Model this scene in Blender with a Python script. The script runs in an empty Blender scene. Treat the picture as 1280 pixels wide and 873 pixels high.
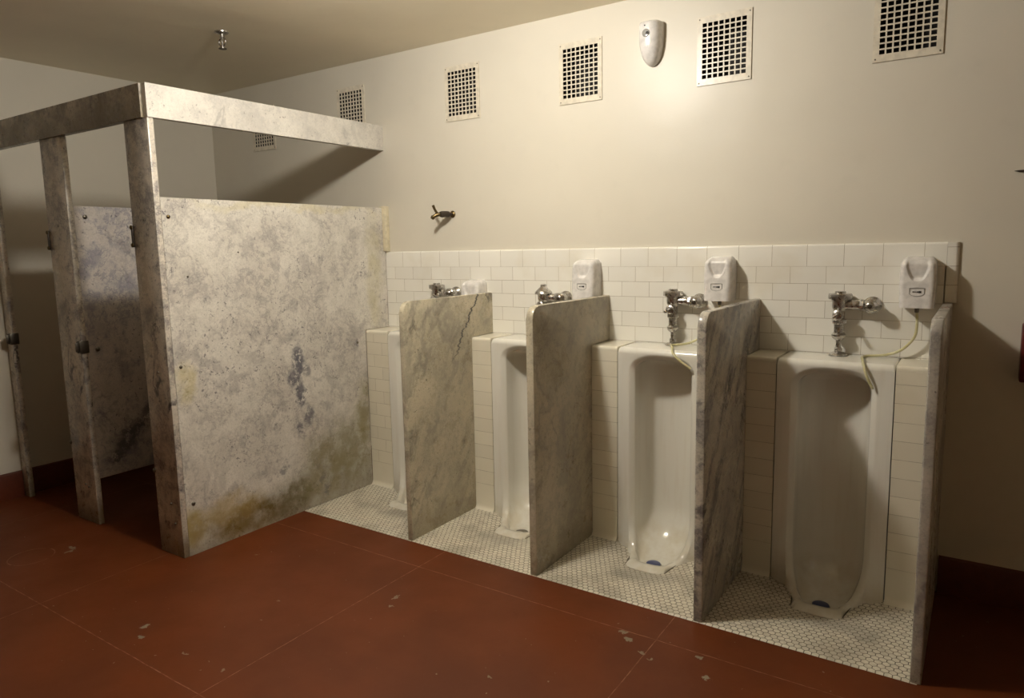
import bpy, bmesh, math, random
from mathutils import Vector, Matrix
random.seed(7)
C = bpy.context.scene.collection
PI = math.pi
R = math.radians
# ------------------------------------------------------------------ node helpers
class NT:
    def __init__(s, name):
        s.m = bpy.data.materials.new(name); s.m.use_nodes = True
        s.t = s.m.node_tree; s.n = s.t.nodes; s.l = s.t.links
        s.b = s.n['Principled BSDF']
    def put(s, inp, v):
        if hasattr(v, 'is_output'): s.l.new(v, inp)
        else:
            try: inp.default_value = v
            except Exception: inp.default_value = tuple(v) + (1,)
    def math(s, op, a, b=0.0, c=0.0, clamp=False):
        n = s.n.new('ShaderNodeMath'); n.operation = op; n.use_clamp = clamp
        s.put(n.inputs[0], a); s.put(n.inputs[1], b); s.put(n.inputs[2], c); return n.outputs[0]
    def coord(s):
        return s.n.new('ShaderNodeTexCoord').outputs['Object']
    def mapv(s, v, loc=(0,0,0), rot=(0,0,0), scale=(1,1,1)):
        n = s.n.new('ShaderNodeMapping'); s.put(n.inputs[0], v)
        n.inputs['Location'].default_value = loc; n.inputs['Rotation'].default_value = rot; n.inputs['Scale'].default_value = scale
        return n.outputs[0]
    def sep(s, v):
        n = s.n.new('ShaderNodeSeparateXYZ'); s.put(n.inputs[0], v); return n.outputs
    def comb(s, x, y, z):
        n = s.n.new('ShaderNodeCombineXYZ')
        for i, q in enumerate((x, y, z)): s.put(n.inputs[i], q)
        return n.outputs[0]
    def noise(s, v, scale, detail=4, rough=.55, dist=0.0, color=False):
        n = s.n.new('ShaderNodeTexNoise'); s.put(n.inputs['Vector'], v)
        n.inputs['Scale'].default_value = scale; n.inputs['Detail'].default_value = detail
        n.inputs['Roughness'].default_value = rough; n.inputs['Distortion'].default_value = dist
        return n.outputs['Color' if color else 'Fac']
    def ramp(s, f, stops):
        n = s.n.new('ShaderNodeMapRange'); s.put(n.inputs[0], f)
        n.inputs[1].default_value = stops[0]; n.inputs[2].default_value = stops[1]
        n.inputs[3].default_value = stops[2] if len(stops) > 2 else 0; n.inputs[4].default_value = stops[3] if len(stops) > 2 else 1
        n.interpolation_type = 'SMOOTHSTEP'; return n.outputs[0]
    def mix(s, f, a, b):
        n = s.n.new('ShaderNodeMix'); n.data_type = 'RGBA'
        s.put(n.inputs[0], f); s.put(n.inputs[6], a); s.put(n.inputs[7], b); return n.outputs[2]
    def vadd(s, a, b, op='ADD'):
        n = s.n.new('ShaderNodeVectorMath'); n.operation = op
        s.put(n.inputs[0], a)
        if op == 'SCALE': s.put(n.inputs[3], b)
        else: s.put(n.inputs[1], b)
        return n.outputs['Value'] if op in ('LENGTH', 'DISTANCE', 'DOT_PRODUCT') else n.outputs[0]
    def bump(s, h, strength=.3, dist=.01):
        n = s.n.new('ShaderNodeBump'); s.put(n.inputs['Height'], h)
        n.inputs['Strength'].default_value = strength; n.inputs['Distance'].default_value = dist
        s.l.new(n.outputs[0], s.b.inputs['Normal'])
    def set(s, **k):
        for a, v in k.items():
            s.put(s.b.inputs[{'col': 'Base Color', 'rough': 'Roughness', 'metal': 'Metallic', 'spec': 'Specular IOR Level',
                              'ior': 'IOR', 'trans': 'Transmission Weight', 'coat': 'Coat Weight', 'coatr': 'Coat Roughness',
                              'emit': 'Emission Color', 'emits': 'Emission Strength'}[a]], v)
        return s
def srgb(r, g, b):
    f = lambda c: (c / 12.92 if c <= .04045 else ((c + .055) / 1.055) ** 2.4)
    return (f(r / 255), f(g / 255), f(b / 255), 1)
M = {}
def simple(name, col, rough=.5, metal=0, **k):
    t = NT(name); p = t.coord(); n = t.noise(p, 35, 3)
    c2 = tuple(x * .82 for x in col[:3]) + (1,)
    t.set(col=t.mix(t.ramp(n, (.35, .7)), col, c2), rough=rough, metal=metal, **k)
    M[name] = t.m; return t
# painted plaster
def paint(name, col, rough, bumpiness, big):
    t = NT(name); p = t.coord()
    n1 = t.noise(p, 1.3, 3); n2 = t.noise(p, 9, 4)
    c = t.mix(t.ramp(n1, (.35, .7)), col, tuple(x * .95 for x in col[:3]) + (1,))
    c = t.mix(t.ramp(n2, (.55, .8, 0, .25)), c, tuple(x * .86 for x in col[:3]) + (1,))
    h = t.math('ADD', t.math('MULTIPLY', t.noise(p, 3.2, 2), big), t.math('MULTIPLY', t.noise(t.mapv(p, scale=(.6, 1, 1)), 160, 3), bumpiness))
    t.set(col=c, rough=rough, spec=.28); t.bump(h, .35, .01); M[name] = t.m
paint('wall_paint', (.69, .645, .55, 1), .36, .10, 1.6)
paint('ceiling_paint', (.90, .82, .64, 1), .38, .06, 1.2)
paint('low_bounce_paint', (.34, .27, .17, 1), .5, .10, 1.6)  # tone of the unseen right and front walls, darkened to cut bounced fill light
# red painted concrete floor
CHIPS = [(-.636, -1.758, .05, .015), (-.60, -1.79, .012, .03), (.458, -1.975, .02, .03), (.521, -2.033, .022, .014), (1.166, -1.261, .012, .03), (1.20, -1.33, .012, .01),
         (2.162, -1.035, .03, .022), (2.238, -1.089, .022, .012), (2.12, -1.0, .022, .014), (2.423, -1.01, .016, .018), (2.486, -1.118, .02, .02), (1.845, -1.507, .016, .01),
         (1.003, -1.988, .014, .012), (.75, -1.55, .006, .006), (2.28, -1.11, .014, .008), (.27, -1.30, .014, .008), (.78, -2.0, .02, .008)]
def floor_mat():
    t = NT('red_floor_paint'); p = t.coord(); x, y, z = t.sep(p)
    n1 = t.noise(p, 2.2, 5); n2 = t.noise(p, 60, 4)
    c = t.mix(t.ramp(n1, (.3, .72)), (.113, .0245, .0036, 1), (.088, .0195, .0030, 1))
    c = t.mix(t.ramp(n2, (.6, .85, 0, .35)), c, (.08, .022, .007, 1))
    wob = t.noise(p, 14, 3)
    wv = t.math('MULTIPLY', t.math('SUBTRACT', wob, .5), .006)
    lines = None
    def line(co, at, w):
        d = t.math('ABSOLUTE', t.math('SUBTRACT', t.math('ADD', co, wv), at)); return t.math('LESS_THAN', d, w)
    for a in (-1.31, -.127, 1.055, 2.2485, 3.43):
        m = line(x, a, .0018); lines = m if lines is None else t.math('MAXIMUM', lines, m)
    for a in (-.984, -2.121, -3.26):
        lines = t.math('MAXIMUM', lines, line(y, a, .0019))
    # a long curved scratch and a ring scratch
    d = t.math('ABSOLUTE', t.math('SUBTRACT', t.vadd(p, (-.70, -1.92, 0), 'DISTANCE'), .10))
    lines = t.math('MAXIMUM', lines, t.math('MULTIPLY', t.math('LESS_THAN', d, .0025), t.ramp(t.noise(p, 10), (.42, .5))))
    worn = t.ramp(t.noise(p, 30, 4), (.36, .62, .25, .95))
    c = t.mix(t.math('MULTIPLY', lines, worn), c, (.24, .125, .075, 1))
    warp = t.vadd(t.vadd(p, t.vadd(t.noise(p, 38, 3, color=True), (.5, .5, .5), 'SUBTRACT')), (0, 0, 0))
    warp = t.vadd(p, t.vadd(t.vadd(t.noise(p, 42, 4, color=True), (.5, .5, .5), 'SUBTRACT'), .055, 'SCALE'))
    chips = None
    for (cx, cy, rx, ry) in CHIPS:
        rx *= .72; ry *= .72; q = t.mapv(warp, loc=(-cx / rx, -cy / ry, 0), scale=(1 / rx, 1 / ry, 0))
        m = t.math('LESS_THAN', t.vadd(q, (0, 0, 0), 'LENGTH'), 1.0)
        chips = m if chips is None else t.math('MAXIMUM', chips, m)
    sp = t.math('GREATER_THAN', t.noise(p, 48, 1.5), .765)
    chips = t.math('MAXIMUM', chips, sp)
    c = t.mix(chips, c, (.19, .165, .115, 1))
    t.set(col=c, rough=t.ramp(n1, (.3, .7, .46, .58)), spec=.3)
    t.bump(t.math('ADD', t.math('MULTIPLY', n2, .2), t.math('MULTIPLY', chips, -.4)), .25, .004); M['floor'] = t.m
floor_mat()
# hexagon mosaic
def hex_mat():
    t = NT('hexagon_mosaic'); p = t.coord(); s = 1 / .0262
    x, y, z = t.sep(p); wx = t.math('MULTIPLY', x, s); wy = t.math('MULTIPLY', y, s); r3 = 3 ** .5
    def fm(v, m, o): return t.math('SUBTRACT', t.math('FLOORED_MODULO', v, m), o)
    ax, ay = fm(wx, 1, .5), fm(wy, r3, r3 / 2)
    bx, by = fm(t.math('SUBTRACT', wx, .5), 1, .5), fm(t.math('SUBTRACT', wy, r3 / 2), r3, r3 / 2)
    la = t.math('ADD', t.math('MULTIPLY', ax, ax), t.math('MULTIPLY', ay, ay)); lb = t.math('ADD', t.math('MULTIPLY', bx, bx), t.math('MULTIPLY', by, by))
    k = t.math('LESS_THAN', la, lb); ik = t.math('SUBTRACT', 1, k)
    gx = t.math('ABSOLUTE', t.math('ADD', t.math('MULTIPLY', ax, k), t.math('MULTIPLY', bx, ik)))
    gy = t.math('ABSOLUTE', t.math('ADD', t.math('MULTIPLY', ay, k), t.math('MULTIPLY', by, ik)))
    d = t.math('MAXIMUM', gx, t.math('ADD', t.math('MULTIPLY', gx, .5), t.math('MULTIPLY', gy, .8660254)))
    e = t.ramp(d, (.425, .465))
    n = t.noise(p, 5, 4); n2 = t.noise(p, 45, 3); n3 = t.noise(p, 14, 4)
    c = t.mix(t.ramp(n2, (.35, .7)), (.72, .67, .55, 1), (.58, .53, .42, 1))
    c = t.mix(t.ramp(n, (.46, .66, 0, .6)), c, (.36, .32, .25, 1))
    g = t.mix(t.ramp(n3, (.4, .6)), (.07, .055, .035, 1), (.17, .14, .10, 1))
    c = t.mix(e, c, g)
    # grey scuffs in front of the drains and a yellowed ring around them
    sc = None
    for cx in (.52, 1.20, 1.97, 2.83):
        q = t.vadd(p, t.vadd(t.vadd(t.noise(p, 9, 3, color=True), (.5, .5, .5), 'SUBTRACT'), .2, 'SCALE'))
        m = t.ramp(t.vadd(t.mapv(q, loc=(-cx / .2, .5 / .12, 0), scale=(1 / .2, 1 / .12, 0)), (0, 0, 0), 'LENGTH'), (.3, 1.0, .42, 0))
        sc = m if sc is None else t.math('MAXIMUM', sc, m)
    c = t.mix(sc, c, (.21, .19, .155, 1))
    t.set(col=c, rough=t.math('ADD', t.math('MULTIPLY', e, .3), .35)); t.bump(t.math('SUBTRACT', 1, e), .4, .002); M['hex'] = t.m
hex_mat()
# glazed wall tile: axes 'xz' bricks on object coordinates
def tile_mat(name, bw, rh, ox, oz, offset=.5, tone=(.85, .825, .755, 1), grout=(.42, .36, .26, 1), mortar=.0009):
    t = NT(name); p = t.coord(); x, y, z = t.sep(p)
    v = t.comb(t.math('ADD', x, -ox), t.math('ADD', z, -oz), 0.0)
    b = t.n.new('ShaderNodeTexBrick'); t.put(b.inputs['Vector'], v)
    b.offset = offset; b.offset_frequency = 2; b.squash = 1
    b.inputs['Scale'].default_value = 1; b.inputs['Brick Width'].default_value = bw; b.inputs['Row Height'].default_value = rh
    b.inputs['Mortar Size'].default_value = mortar; b.inputs['Mortar Smooth'].default_value = .15; b.inputs['Bias'].default_value = 0
    b.inputs['Color1'].default_value = tone; b.inputs['Color2'].default_value = tuple(q * .93 for q in tone[:3]) + (1,)
    b.inputs['Mortar'].default_value = grout
    n = t.noise(p, 4, 4)
    gvar = t.mix(t.math('MULTIPLY', b.outputs['Fac'], t.ramp(t.noise(p, 22, 3), (.35, .6, 0, .8))), b.outputs['Color'], (.24, .195, .13, 1))
    c = t.mix(t.ramp(n, (.5, .75, 0, .3)), gvar, (.66, .59, .44, 1))
    # each glazed tile sits very slightly out of plane
    t.set(col=c, rough=t.math('ADD', t.math('MULTIPLY', b.outputs['Fac'], .4), .14))
    h = t.math('ADD', t.math('MULTIPLY', t.math('SUBTRACT', 1, b.outputs['Fac']), .5), t.math('MULTIPLY', t.noise(p, 12, 2), .45))
    t.bump(h, .35, .003); M[name] = t.m
tile_mat('wall_tile', .1505, .0765, 2.633 - .1505 * 18 , 1.387 - .0765 * 20)
tile_mat('tile_cap', .1505, 2.0, 2.702 - .1505 * 18, -.5, 0)
tile_mat('tile_edge', 3.0, .0765, -1.0, 1.387 - .0765 * 20, 0)
PT = (.78, .73, .60, 1)
tile_mat('pier_tile', 5.0, .0771, -1.0, .154, 0, PT)
tile_mat('pier_tile_wide', .135, .0771, -.005, .154, .5, PT)
tile_mat('pier_plain', 5.0, 5.0, -1.0, -1.0, 0, PT)
# porcelain
t = NT('porcelain'); p = t.coord(); n = t.noise(t.mapv(p, scale=(6, 6, .6)), 5, 4); x, y, z = t.sep(p)
c = t.mix(t.ramp(n, (.5, .75, 0, .25)), (.76, .74, .67, 1), (.62, .56, .45, 1))
st = t.math('MULTIPLY', t.ramp(z, (.0, .14, 1, 0)), t.ramp(t.noise(p, 11, 4), (.35, .65, .12, .45)))
c = t.mix(st, c, (.50, .41, .24, 1))
t.set(col=c, rough=.12); M['porcelain'] = t.m
# marbles
def marble(name, base, base2, vein, dark, off=(0, 0, 0), rot=(0, 0, 0), sc=1.0, veins=.5, mott=.6, dirt=.0, extra=None, speck=.66):
    t = NT(name); p0 = t.coord(); p = t.mapv(p0, loc=off, rot=rot, scale=(sc,) * 3)
    big = t.noise(p, 2.6, 9, .66, .15); mid = t.noise(p, 7, 10, .74, .25); fine = t.noise(p, 30, 8, .76, .2)
    c = t.mix(t.ramp(big, (.36, .66)), base, base2)
    c = t.mix(t.math('MULTIPLY', t.ramp(mid, (.49, .64)), mott * .75), c, vein)
    rg = t.math('ABSOLUTE', t.math('SUBTRACT', t.noise(p, 5.5, 9, .72, .3), .5))
    c = t.mix(t.math('MULTIPLY', t.math('MULTIPLY', t.ramp(rg, (.0, .03, 1, 0)), t.ramp(big, (.42, .58))), mott * .9), c, vein)
    c = t.mix(t.math('MULTIPLY', t.math('MULTIPLY', t.ramp(fine, (.53, .63)), t.ramp(mid, (.44, .58))), mott), c, vein)
    # veins: thin ridges of a stretched, warped noise
    w = t.vadd(t.mapv(p, rot=(.9, .2, .3), scale=(1.0, 1.0, .38)), t.vadd(t.noise(p, 3.0, 5, color=True), .35, 'SCALE'))
    r = t.math('ABSOLUTE', t.math('SUBTRACT', t.noise(w, 3.2, 4, .55), .5))
    v1 = t.math('MULTIPLY', t.ramp(r, (.0, .045, 1, 0)), t.ramp(t.noise(p, 2.0, 2), (.40, .62)))
    c = t.mix(t.math('MULTIPLY', v1, veins), c, vein)
    r2 = t.math('ABSOLUTE', t.math('SUBTRACT', t.noise(w, 1.7, 5, .6), .48))
    v2 = t.math('MULTIPLY', t.ramp(r2, (.0, .016, 1, 0)), t.ramp(t.noise(p, 3.1, 2), (.50, .64)))
    c = t.mix(t.math('MULTIPLY', v2, veins), c, dark)
    sp = t.math('MULTIPLY', t.ramp(t.noise(p, 55, 4, .65), (speck - .04, speck + .01)), t.ramp(t.noise(p, 5, 4), (.42, .58)))
    c = t.mix(t.math('MULTIPLY', sp, .8), c, dark)
    grit = t.noise(p, 120, 4, .7)
    c = t.mix(t.ramp(grit, (.45, .7, 0, .35)), c, vein)
    x, y, z = t.sep(p0)
    if dirt > 0:
        dn = t.noise(p0, 7, 5)
        dm = t.math('MULTIPLY', t.ramp(t.math('ADD', z, t.math('MULTIPLY', t.math('SUBTRACT', dn, .5), -.35)), (.0, .22, 1, 0)), dirt)
        c = t.mix(dm, c, (.13, .095, .03, 1))
    if extra: c = extra(t, p0, c)
    t.set(col=c, rough=t.ramp(mid, (.3, .7, .22, .40))); M[name] = t.m
def blob(t, p0, y, z, ry, rz, warp, scale, lo=.55, hi=1.0, amt=1.0):
    w = t.vadd(p0, t.vadd(t.vadd(t.noise(p0, scale, 5, .65, color=True), (.5, .5, .5), 'SUBTRACT'), warp, 'SCALE'))
    q = t.mapv(w, loc=(0, -y / ry, -z / rz), scale=(0, 1 / ry, 1 / rz))
    return t.ramp(t.vadd(q, (0, 0, 0), 'LENGTH'), (lo, hi, amt, 0))
def panel_marks(t, p, c):
    # dark purple-grey inclusions down the middle, brown water stains low at the front and the back
    for (y, z, ry, rz, a) in ((-.765, .925, .040, .05, .9), (-.755, .86, .050, .06, .95), (-.80, .785, .050, .045, .9), (-.70, .81, .03, .04, .6), (-.755, .70, .035, .06, .85), (-.745, .645, .035, .05, .8), (-.70, .56, .035, .06, .8), (-.77, .49, .030, .05, .8), (-.90, .28, .03, .03, .6), (-.63, .16, .025, .05, .85), (-.59, .07, .03, .035, .85), (-.66, .25, .03, .03, .6), (-.30, .93, .02, .02, .5)):
        br = t.ramp(t.noise(p, 30, 6, .72), (.37, .50))
        c = t.mix(t.math('MULTIPLY', blob(t, p, y, z, ry, rz, .13, 13, .5, 1.25, a), br), c, (.12, .115, .14, 1))
    sn = t.ramp(t.noise(p, 9, 5, .65), (.34, .58, .4, 1))
    for (y, z, ry, rz, a, col) in ((-1.46, .13, .14, .13, .8, (.34, .25, .06, 1)), (-1.15, .08, .34, .10, .95, (.17, .115, .03, 1)), (-1.25, .16, .26, .08, .6, (.36, .26, .08, 1)), (-.85, .10, .24, .12, .9, (.13, .10, .035, 1)), (-.38, .26, .30, .30, .8, (.23, .205, .115, 1)), (-.60, .22, .24, .24, .75, (.24, .205, .105, 1)), (-.27, .50, .09, .26, .75, (.24, .205, .09, 1)), (-1.45, .86, .06, .14, .55, (.58, .50, .24, 1)), (-.12, 1.35, .08, .46, .6, (.50, .455, .28, 1)), (-.75, 1.74, .8, .03, .4, (.55, .48, .25, 1))):
        c = t.mix(t.math('MULTIPLY', blob(t, p, y, z, ry, rz, .22, 5, .35, 1.1, a), sn), c, col)
    return c
LB, LB2 = (.70, .665, .60, 1), (.58, .545, .485, 1)
marble('marble_panel', LB, LB2, (.30, .275, .265, 1), (.13, .12, .13, 1), (3.1, .4, 1.2), mott=.72, veins=.25, dirt=.5, extra=panel_marks, speck=.64)
marble('marble_header', (.70, .665, .60, 1), (.60, .565, .51, 1), (.42, .40, .38, 1), (.17, .155, .15, 1), (7.3, 2.4, 4.2), mott=.55, veins=.35)
marble('marble_pilaster', (.66, .60, .51, 1), (.50, .455, .39, 1), (.20, .18, .18, 1), (.085, .075, .08, 1), (1.3, 5.4, .2), mott=1.0, veins=.95, dirt=.75)
def band(t, p, c):
    for (y, z, a) in BAND:
        br = t.ramp(t.noise(p, 26, 5, .7), (.40, .54))
        c = t.mix(t.math('MULTIPLY', blob(t, p, y, z, .07, .05, .10, 12, .4, 1.2, a), br), c, (.10, .095, .105, 1))
    return c
BAND = [(-1.40, .36, .9), (-1.34, .42, .9), (-1.29, .48, .9), (-1.23, .52, .9), (-1.18, .58, .8), (-1.12, .62, .8)]
marble('marble_divider', (.60, .55, .50, 1), (.50, .46, .42, 1), (.24, .23, .27, 1), (.085, .08, .095, 1), (4.3, 8.1, .9), mott=.85, veins=.35, extra=lambda t, p, c: band(t, p, c))
def streaks(amt, col, fx=8.0, fa=1.5, lo=.50, hi=.66):
    # soft dark streaks running up and back across the slab
    def f(t, p, c):
        x, y, z = t.sep(p)
        ac = t.math('SUBTRACT', t.math('MULTIPLY', y, .83), t.math('MULTIPLY', z, .55)); al = t.math('ADD', t.math('MULTIPLY', y, .55), t.math('MULTIPLY', z, .83))
        v = t.comb(t.math('MULTIPLY', ac, fx), t.math('MULTIPLY', al, fa), t.math('MULTIPLY', x, 3))
        v = t.vadd(v, t.vadd(t.noise(p, 6, 5, .7, color=True), .9, 'SCALE'))
        n = t.noise(v, 1.6, 8, .68)
        return t.mix(t.math('MULTIPLY', t.ramp(n, (lo, hi)), amt), c, col)
    return f
def crack(t, p, c):
    c = streaks(.6, (.20, .18, .145, 1))(t, p, c)
    # a dark jagged crack running down from the top edge
    x, y, z = t.sep(p)
    zz = t.noise(t.comb(0.0, 0.0, z), 9, 4, .7); base = t.math('ADD', t.math('MULTIPLY', t.math('SUBTRACT', z, 1.25), CRS), t.math('ADD', CRY, t.math('MULTIPLY', t.math('SUBTRACT', zz, .5), .22)))
    d = t.math('ABSOLUTE', t.math('SUBTRACT', y, base))
    m = t.math('MULTIPLY', t.ramp(d, (.003, .012, 1, 0)), t.ramp(z, (.82, 1.0)))
    return t.mix(m, c, (.07, .065, .06, 1))
CRS, CRY = .72, -.145
G1, G2 = (.56, .50, .37, 1), (.43, .385, .285, 1)
marble('marble_green_crack', G1, G2, (.27, .245, .195, 1), (.11, .10, .085, 1), (9.2, 1.4, 3.3), mott=.5, veins=.85, dirt=.35, extra=crack)
marble('marble_green', (.52, .46, .345, 1), (.40, .36, .27, 1), (.26, .235, .19, 1), (.12, .11, .09, 1), (2.2, 6.4, 5.3), mott=.75, veins=.6, dirt=.4, extra=streaks(.5, (.20, .175, .135, 1), 6, 1.2, .48, .68))
marble('marble_veined', (.58, .53, .44, 1), (.47, .43, .36, 1), (.20, .185, .185, 1), (.09, .085, .09, 1), (5.6, 3.4, 7.7), rot=(.5, 0, 0), mott=.45, veins=.6, dirt=.3, extra=streaks(.85, (.135, .125, .13, 1), 9, 1.3, .47, .62))
marble('marble_grey', (.50, .46, .40, 1), (.38, .35, .31, 1), (.20, .185, .18, 1), (.10, .09, .09, 1), (8.8, .4, 2.7), mott=.6, veins=.8, dirt=.3)
# metals and plastics
t = simple('chrome', (.55, .53, .50, 1), .25, 1); p = t.coord()
t.set(rough=t.ramp(t.noise(p, 60, 4), (.35, .7, .20, .42)))
simple('dull_steel', (.20, .18, .15, 1), .38, 1)
simple('brass', (.17, .125, .06, 1), .38, 1)
simple('dark_bronze', (.07, .055, .045, 1), .42, .6)
simple('white_plastic', (.78, .75, .72, 1), .22)
simple('window_plastic', (.66, .63, .62, 1), .2)
simple('grey_lens', (.32, .31, .29, 1), .15)
simple('black_ink', (.035, .03, .03, 1), .6)
simple('grille_paint', (.73, .665, .54, 1), .32)
simple('duct_metal', (.018, .015, .012, 1), .7)
simple('baseboard_paint', (.11, .021, .006, 1), .45)
simple('red_box_paint', (.12, .012, .008, 1), .4)
simple('cream_trim', (.72, .65, .47, 1), .35)
simple('caulk', (.10, .08, .05, 1), .8)
simple('blue_gel', (.05, .065, .16, 1), .35)
t = NT('hose_vinyl'); p = t.coord()
t.set(col=t.mix(t.ramp(t.noise(p, 40), (.3, .7)), (.82, .78, .50, 1), (.72, .66, .36, 1)), rough=.25, trans=.25, ior=1.4); M['hose_vinyl'] = t.m
simple('lamp_porcelain', (.8, .78, .74, 1), .2)
# ------------------------------------------------------------------ mesh helpers
def obj(name, bm, mat, parent=None, loc=(0, 0, 0), smooth=True, angle=38, local=True):
    bmesh.ops.recalc_face_normals(bm, faces=bm.faces[:])
    me = bpy.data.meshes.new(name); bm.to_mesh(me); bm.free()
    o = bpy.data.objects.new(name, me); C.objects.link(o)
    mats = mat if isinstance(mat, (list, tuple)) else [mat]
    for m in mats: me.materials.append(M[m])
    if smooth:
        for pl in me.polygons: pl.use_smooth = True
        me.set_sharp_from_angle(angle=R(angle))
    o.location = loc
    if parent: o.parent = parent
    return o
def tag(o, label, cat, group=None):
    o['label'] = label; o['category'] = cat
    if group: o['group'] = group
    return o
def thing(name, label, cat, loc=(0, 0, 0), group=None):
    o = bpy.data.objects.new(name, None); C.objects.link(o); o.location = loc; o.empty_display_size = .1
    return tag(o, label, cat, group)
def struct(o, label=None):
    o['kind'] = 'structure'
    if label: o['label'] = label
    return o
def copy_tree(o, parent=None):
    c = o.copy(); C.objects.link(c); c.parent = parent
    for ch in list(o.children): copy_tree(ch, c)
    return c
def add_box(bm, x0, x1, y0, y1, z0, z1, bev=0.0, seg=2):
    r = bmesh.ops.create_cube(bm, size=1)
    vs = r['verts']
    for v in vs: v.co = Vector((x0 + (v.co.x + .5) * (x1 - x0), y0 + (v.co.y + .5) * (y1 - y0), z0 + (v.co.z + .5) * (z1 - z0)))
    if bev > 0:
        es = list({e for v in vs for e in v.link_edges})
        bmesh.ops.bevel(bm, geom=es, offset=bev, segments=seg, profile=.5, affect='EDGES')
def box(*a, **k):
    bm = bmesh.new(); add_box(bm, *a, **k); return bm
def add_prism(bm, pts, h0, h1, axis):
    # pts: 2D polygon; axis: extrusion axis
    def P(a, b, h): return {0: (h, a, b), 1: (a, h, b), 2: (a, b, h)}[axis]
    lo = [bm.verts.new(P(a, b, h0)) for a, b in pts]; hi = [bm.verts.new(P(a, b, h1)) for a, b in pts]
    n = len(pts)
    for i in range(n): bm.faces.new((lo[i], lo[(i + 1) % n], hi[(i + 1) % n], hi[i]))
    bm.faces.new(lo); bm.faces.new(hi)
def prism(*a):
    bm = bmesh.new(); add_prism(bm, *a); return bm
def add_lathe(bm, prof, org=(0, 0, 0), axis=(0, 0, 1), seg=28, cap=True):
    # prof: (radius, height) pairs along axis
    a = Vector(axis).normalized(); q = Vector((0, 0, 1)).rotation_difference(a); org = Vector(org); rings = []
    for r, h in prof:
        rings.append([bm.verts.new(org + q @ Vector((r * math.cos(2 * PI * k / seg), r * math.sin(2 * PI * k / seg), h))) for k in range(seg)])
    for i in range(len(rings) - 1):
        for k in range(seg): bm.faces.new((rings[i][k], rings[i][(k + 1) % seg], rings[i + 1][(k + 1) % seg], rings[i + 1][k]))
    if cap: bm.faces.new(rings[0]); bm.faces.new(rings[-1])
def lathe(*a, **k):
    bm = bmesh.new(); add_lathe(bm, *a, **k); return bm
def add_tube(bm, pts, r, seg=10):
    pts = [Vector(p) for p in pts]; up = Vector((.3, .2, 1)).normalized(); rings = []
    for i, p in enumerate(pts):
        d = (pts[min(i + 1, len(pts) - 1)] - pts[max(i - 1, 0)]).normalized()
        u = d.cross(up).normalized(); v = d.cross(u); rr = r[i] if isinstance(r, (list, tuple)) else r
        rings.append([bm.verts.new(p + rr * (u * math.cos(2 * PI * k / seg) + v * math.sin(2 * PI * k / seg))) for k in range(seg)])
    for i in range(len(rings) - 1):
        for k in range(seg): bm.faces.new((rings[i][k], rings[i][(k + 1) % seg], rings[i + 1][(k + 1) % seg], rings[i + 1][k]))
    bm.faces.new(rings[0]); bm.faces.new(rings[-1])
def spline(pts, n=10):
    P = [Vector(p) for p in pts]; P = [P[0] * 2 - P[1]] + P + [P[-1] * 2 - P[-2]]; out = []
    for i in range(1, len(P) - 2):
        for k in range(n):
            s = k / n; a, b, c, d = P[i - 1:i + 3]
            out.append(.5 * ((2 * b) + (c - a) * s + (2 * a - 5 * b + 4 * c - d) * s * s + (3 * b - a - 3 * c + d) * s ** 3))
    out.append(P[-2]); return out
def grid_faces(bm, V, closed=False):
    for i in range(len(V) - 1):
        m = len(V[i])
        for j in range(m if closed else m - 1):
            f = (V[i][j], V[i][(j + 1) % m], V[i + 1][(j + 1) % m], V[i + 1][j])
            if len(set(f)) >= 3:
                try: bm.faces.new(tuple(dict.fromkeys(f)))
                except ValueError: pass
# ------------------------------------------------------------------ dimensions
XL, XR, YB, ZC = -1.779, 4.35, -4.7, 2.69
YT, YS, YE, ZS, ZP, ZW = -.016, -.2246, -.7775, 1.0, 1.237, 1.484
PX = [(.800, .831), (1.550, 1.586), (2.320, 2.356), (3.078, 3.112)]
UX = [.41, 1.190, 1.957, 2.712]
W = .2257
# ------------------------------------------------------------------ room
# vents: left x, bottom z
VENTS = [(-1.285, 2.226), (-.392, 2.238), (.517, 2.236), (1.289, 2.236), (2.034, 2.230), (2.776, 2.221)]
VW, VH = .250, .308
def wall_back():
    bm = bmesh.new()
    holes = [(x + .018, x + VW - .018, z + .022, z + VH - .022) for x, z in VENTS]
    xs = sorted({XL, XR} | {h[0] for h in holes} | {h[1] for h in holes}); zs = sorted({0, ZC} | {h[2] for h in holes} | {h[3] for h in holes})
    cache = {}
    def v(x, z):
        if (x, z) not in cache: cache[(x, z)] = bm.verts.new((x, 0, z))
        return cache[(x, z)]
    for i in range(len(xs) - 1):
        for j in range(len(zs) - 1):
            cx, cz = (xs[i] + xs[i + 1]) / 2, (zs[j] + zs[j + 1]) / 2
            if any(h[0] < cx < h[1] and h[2] < cz < h[3] for h in holes): continue
            bm.faces.new((v(xs[i], zs[j]), v(xs[i + 1], zs[j]), v(xs[i + 1], zs[j + 1]), v(xs[i], zs[j + 1])))
    return struct(obj('wall_back', bm, 'wall_paint', smooth=False))
wb = wall_back()
struct(obj('wall_left', box(XL - .1, XL, YB - .1, .25, 0, ZC), 'wall_paint', smooth=False))
struct(obj('wall_right', box(XR, XR + .1, YB - .1, .25, 0, ZC), 'low_bounce_paint', smooth=False))
struct(obj('wall_front', box(XL - .1, XR + .1, YB - .1, YB, 0, ZC), 'low_bounce_paint', smooth=False))
struct(obj('ceiling', box(XL - .1, XR + .1, YB - .1, .25, ZC, ZC + .1), 'ceiling_paint', smooth=False))
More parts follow.
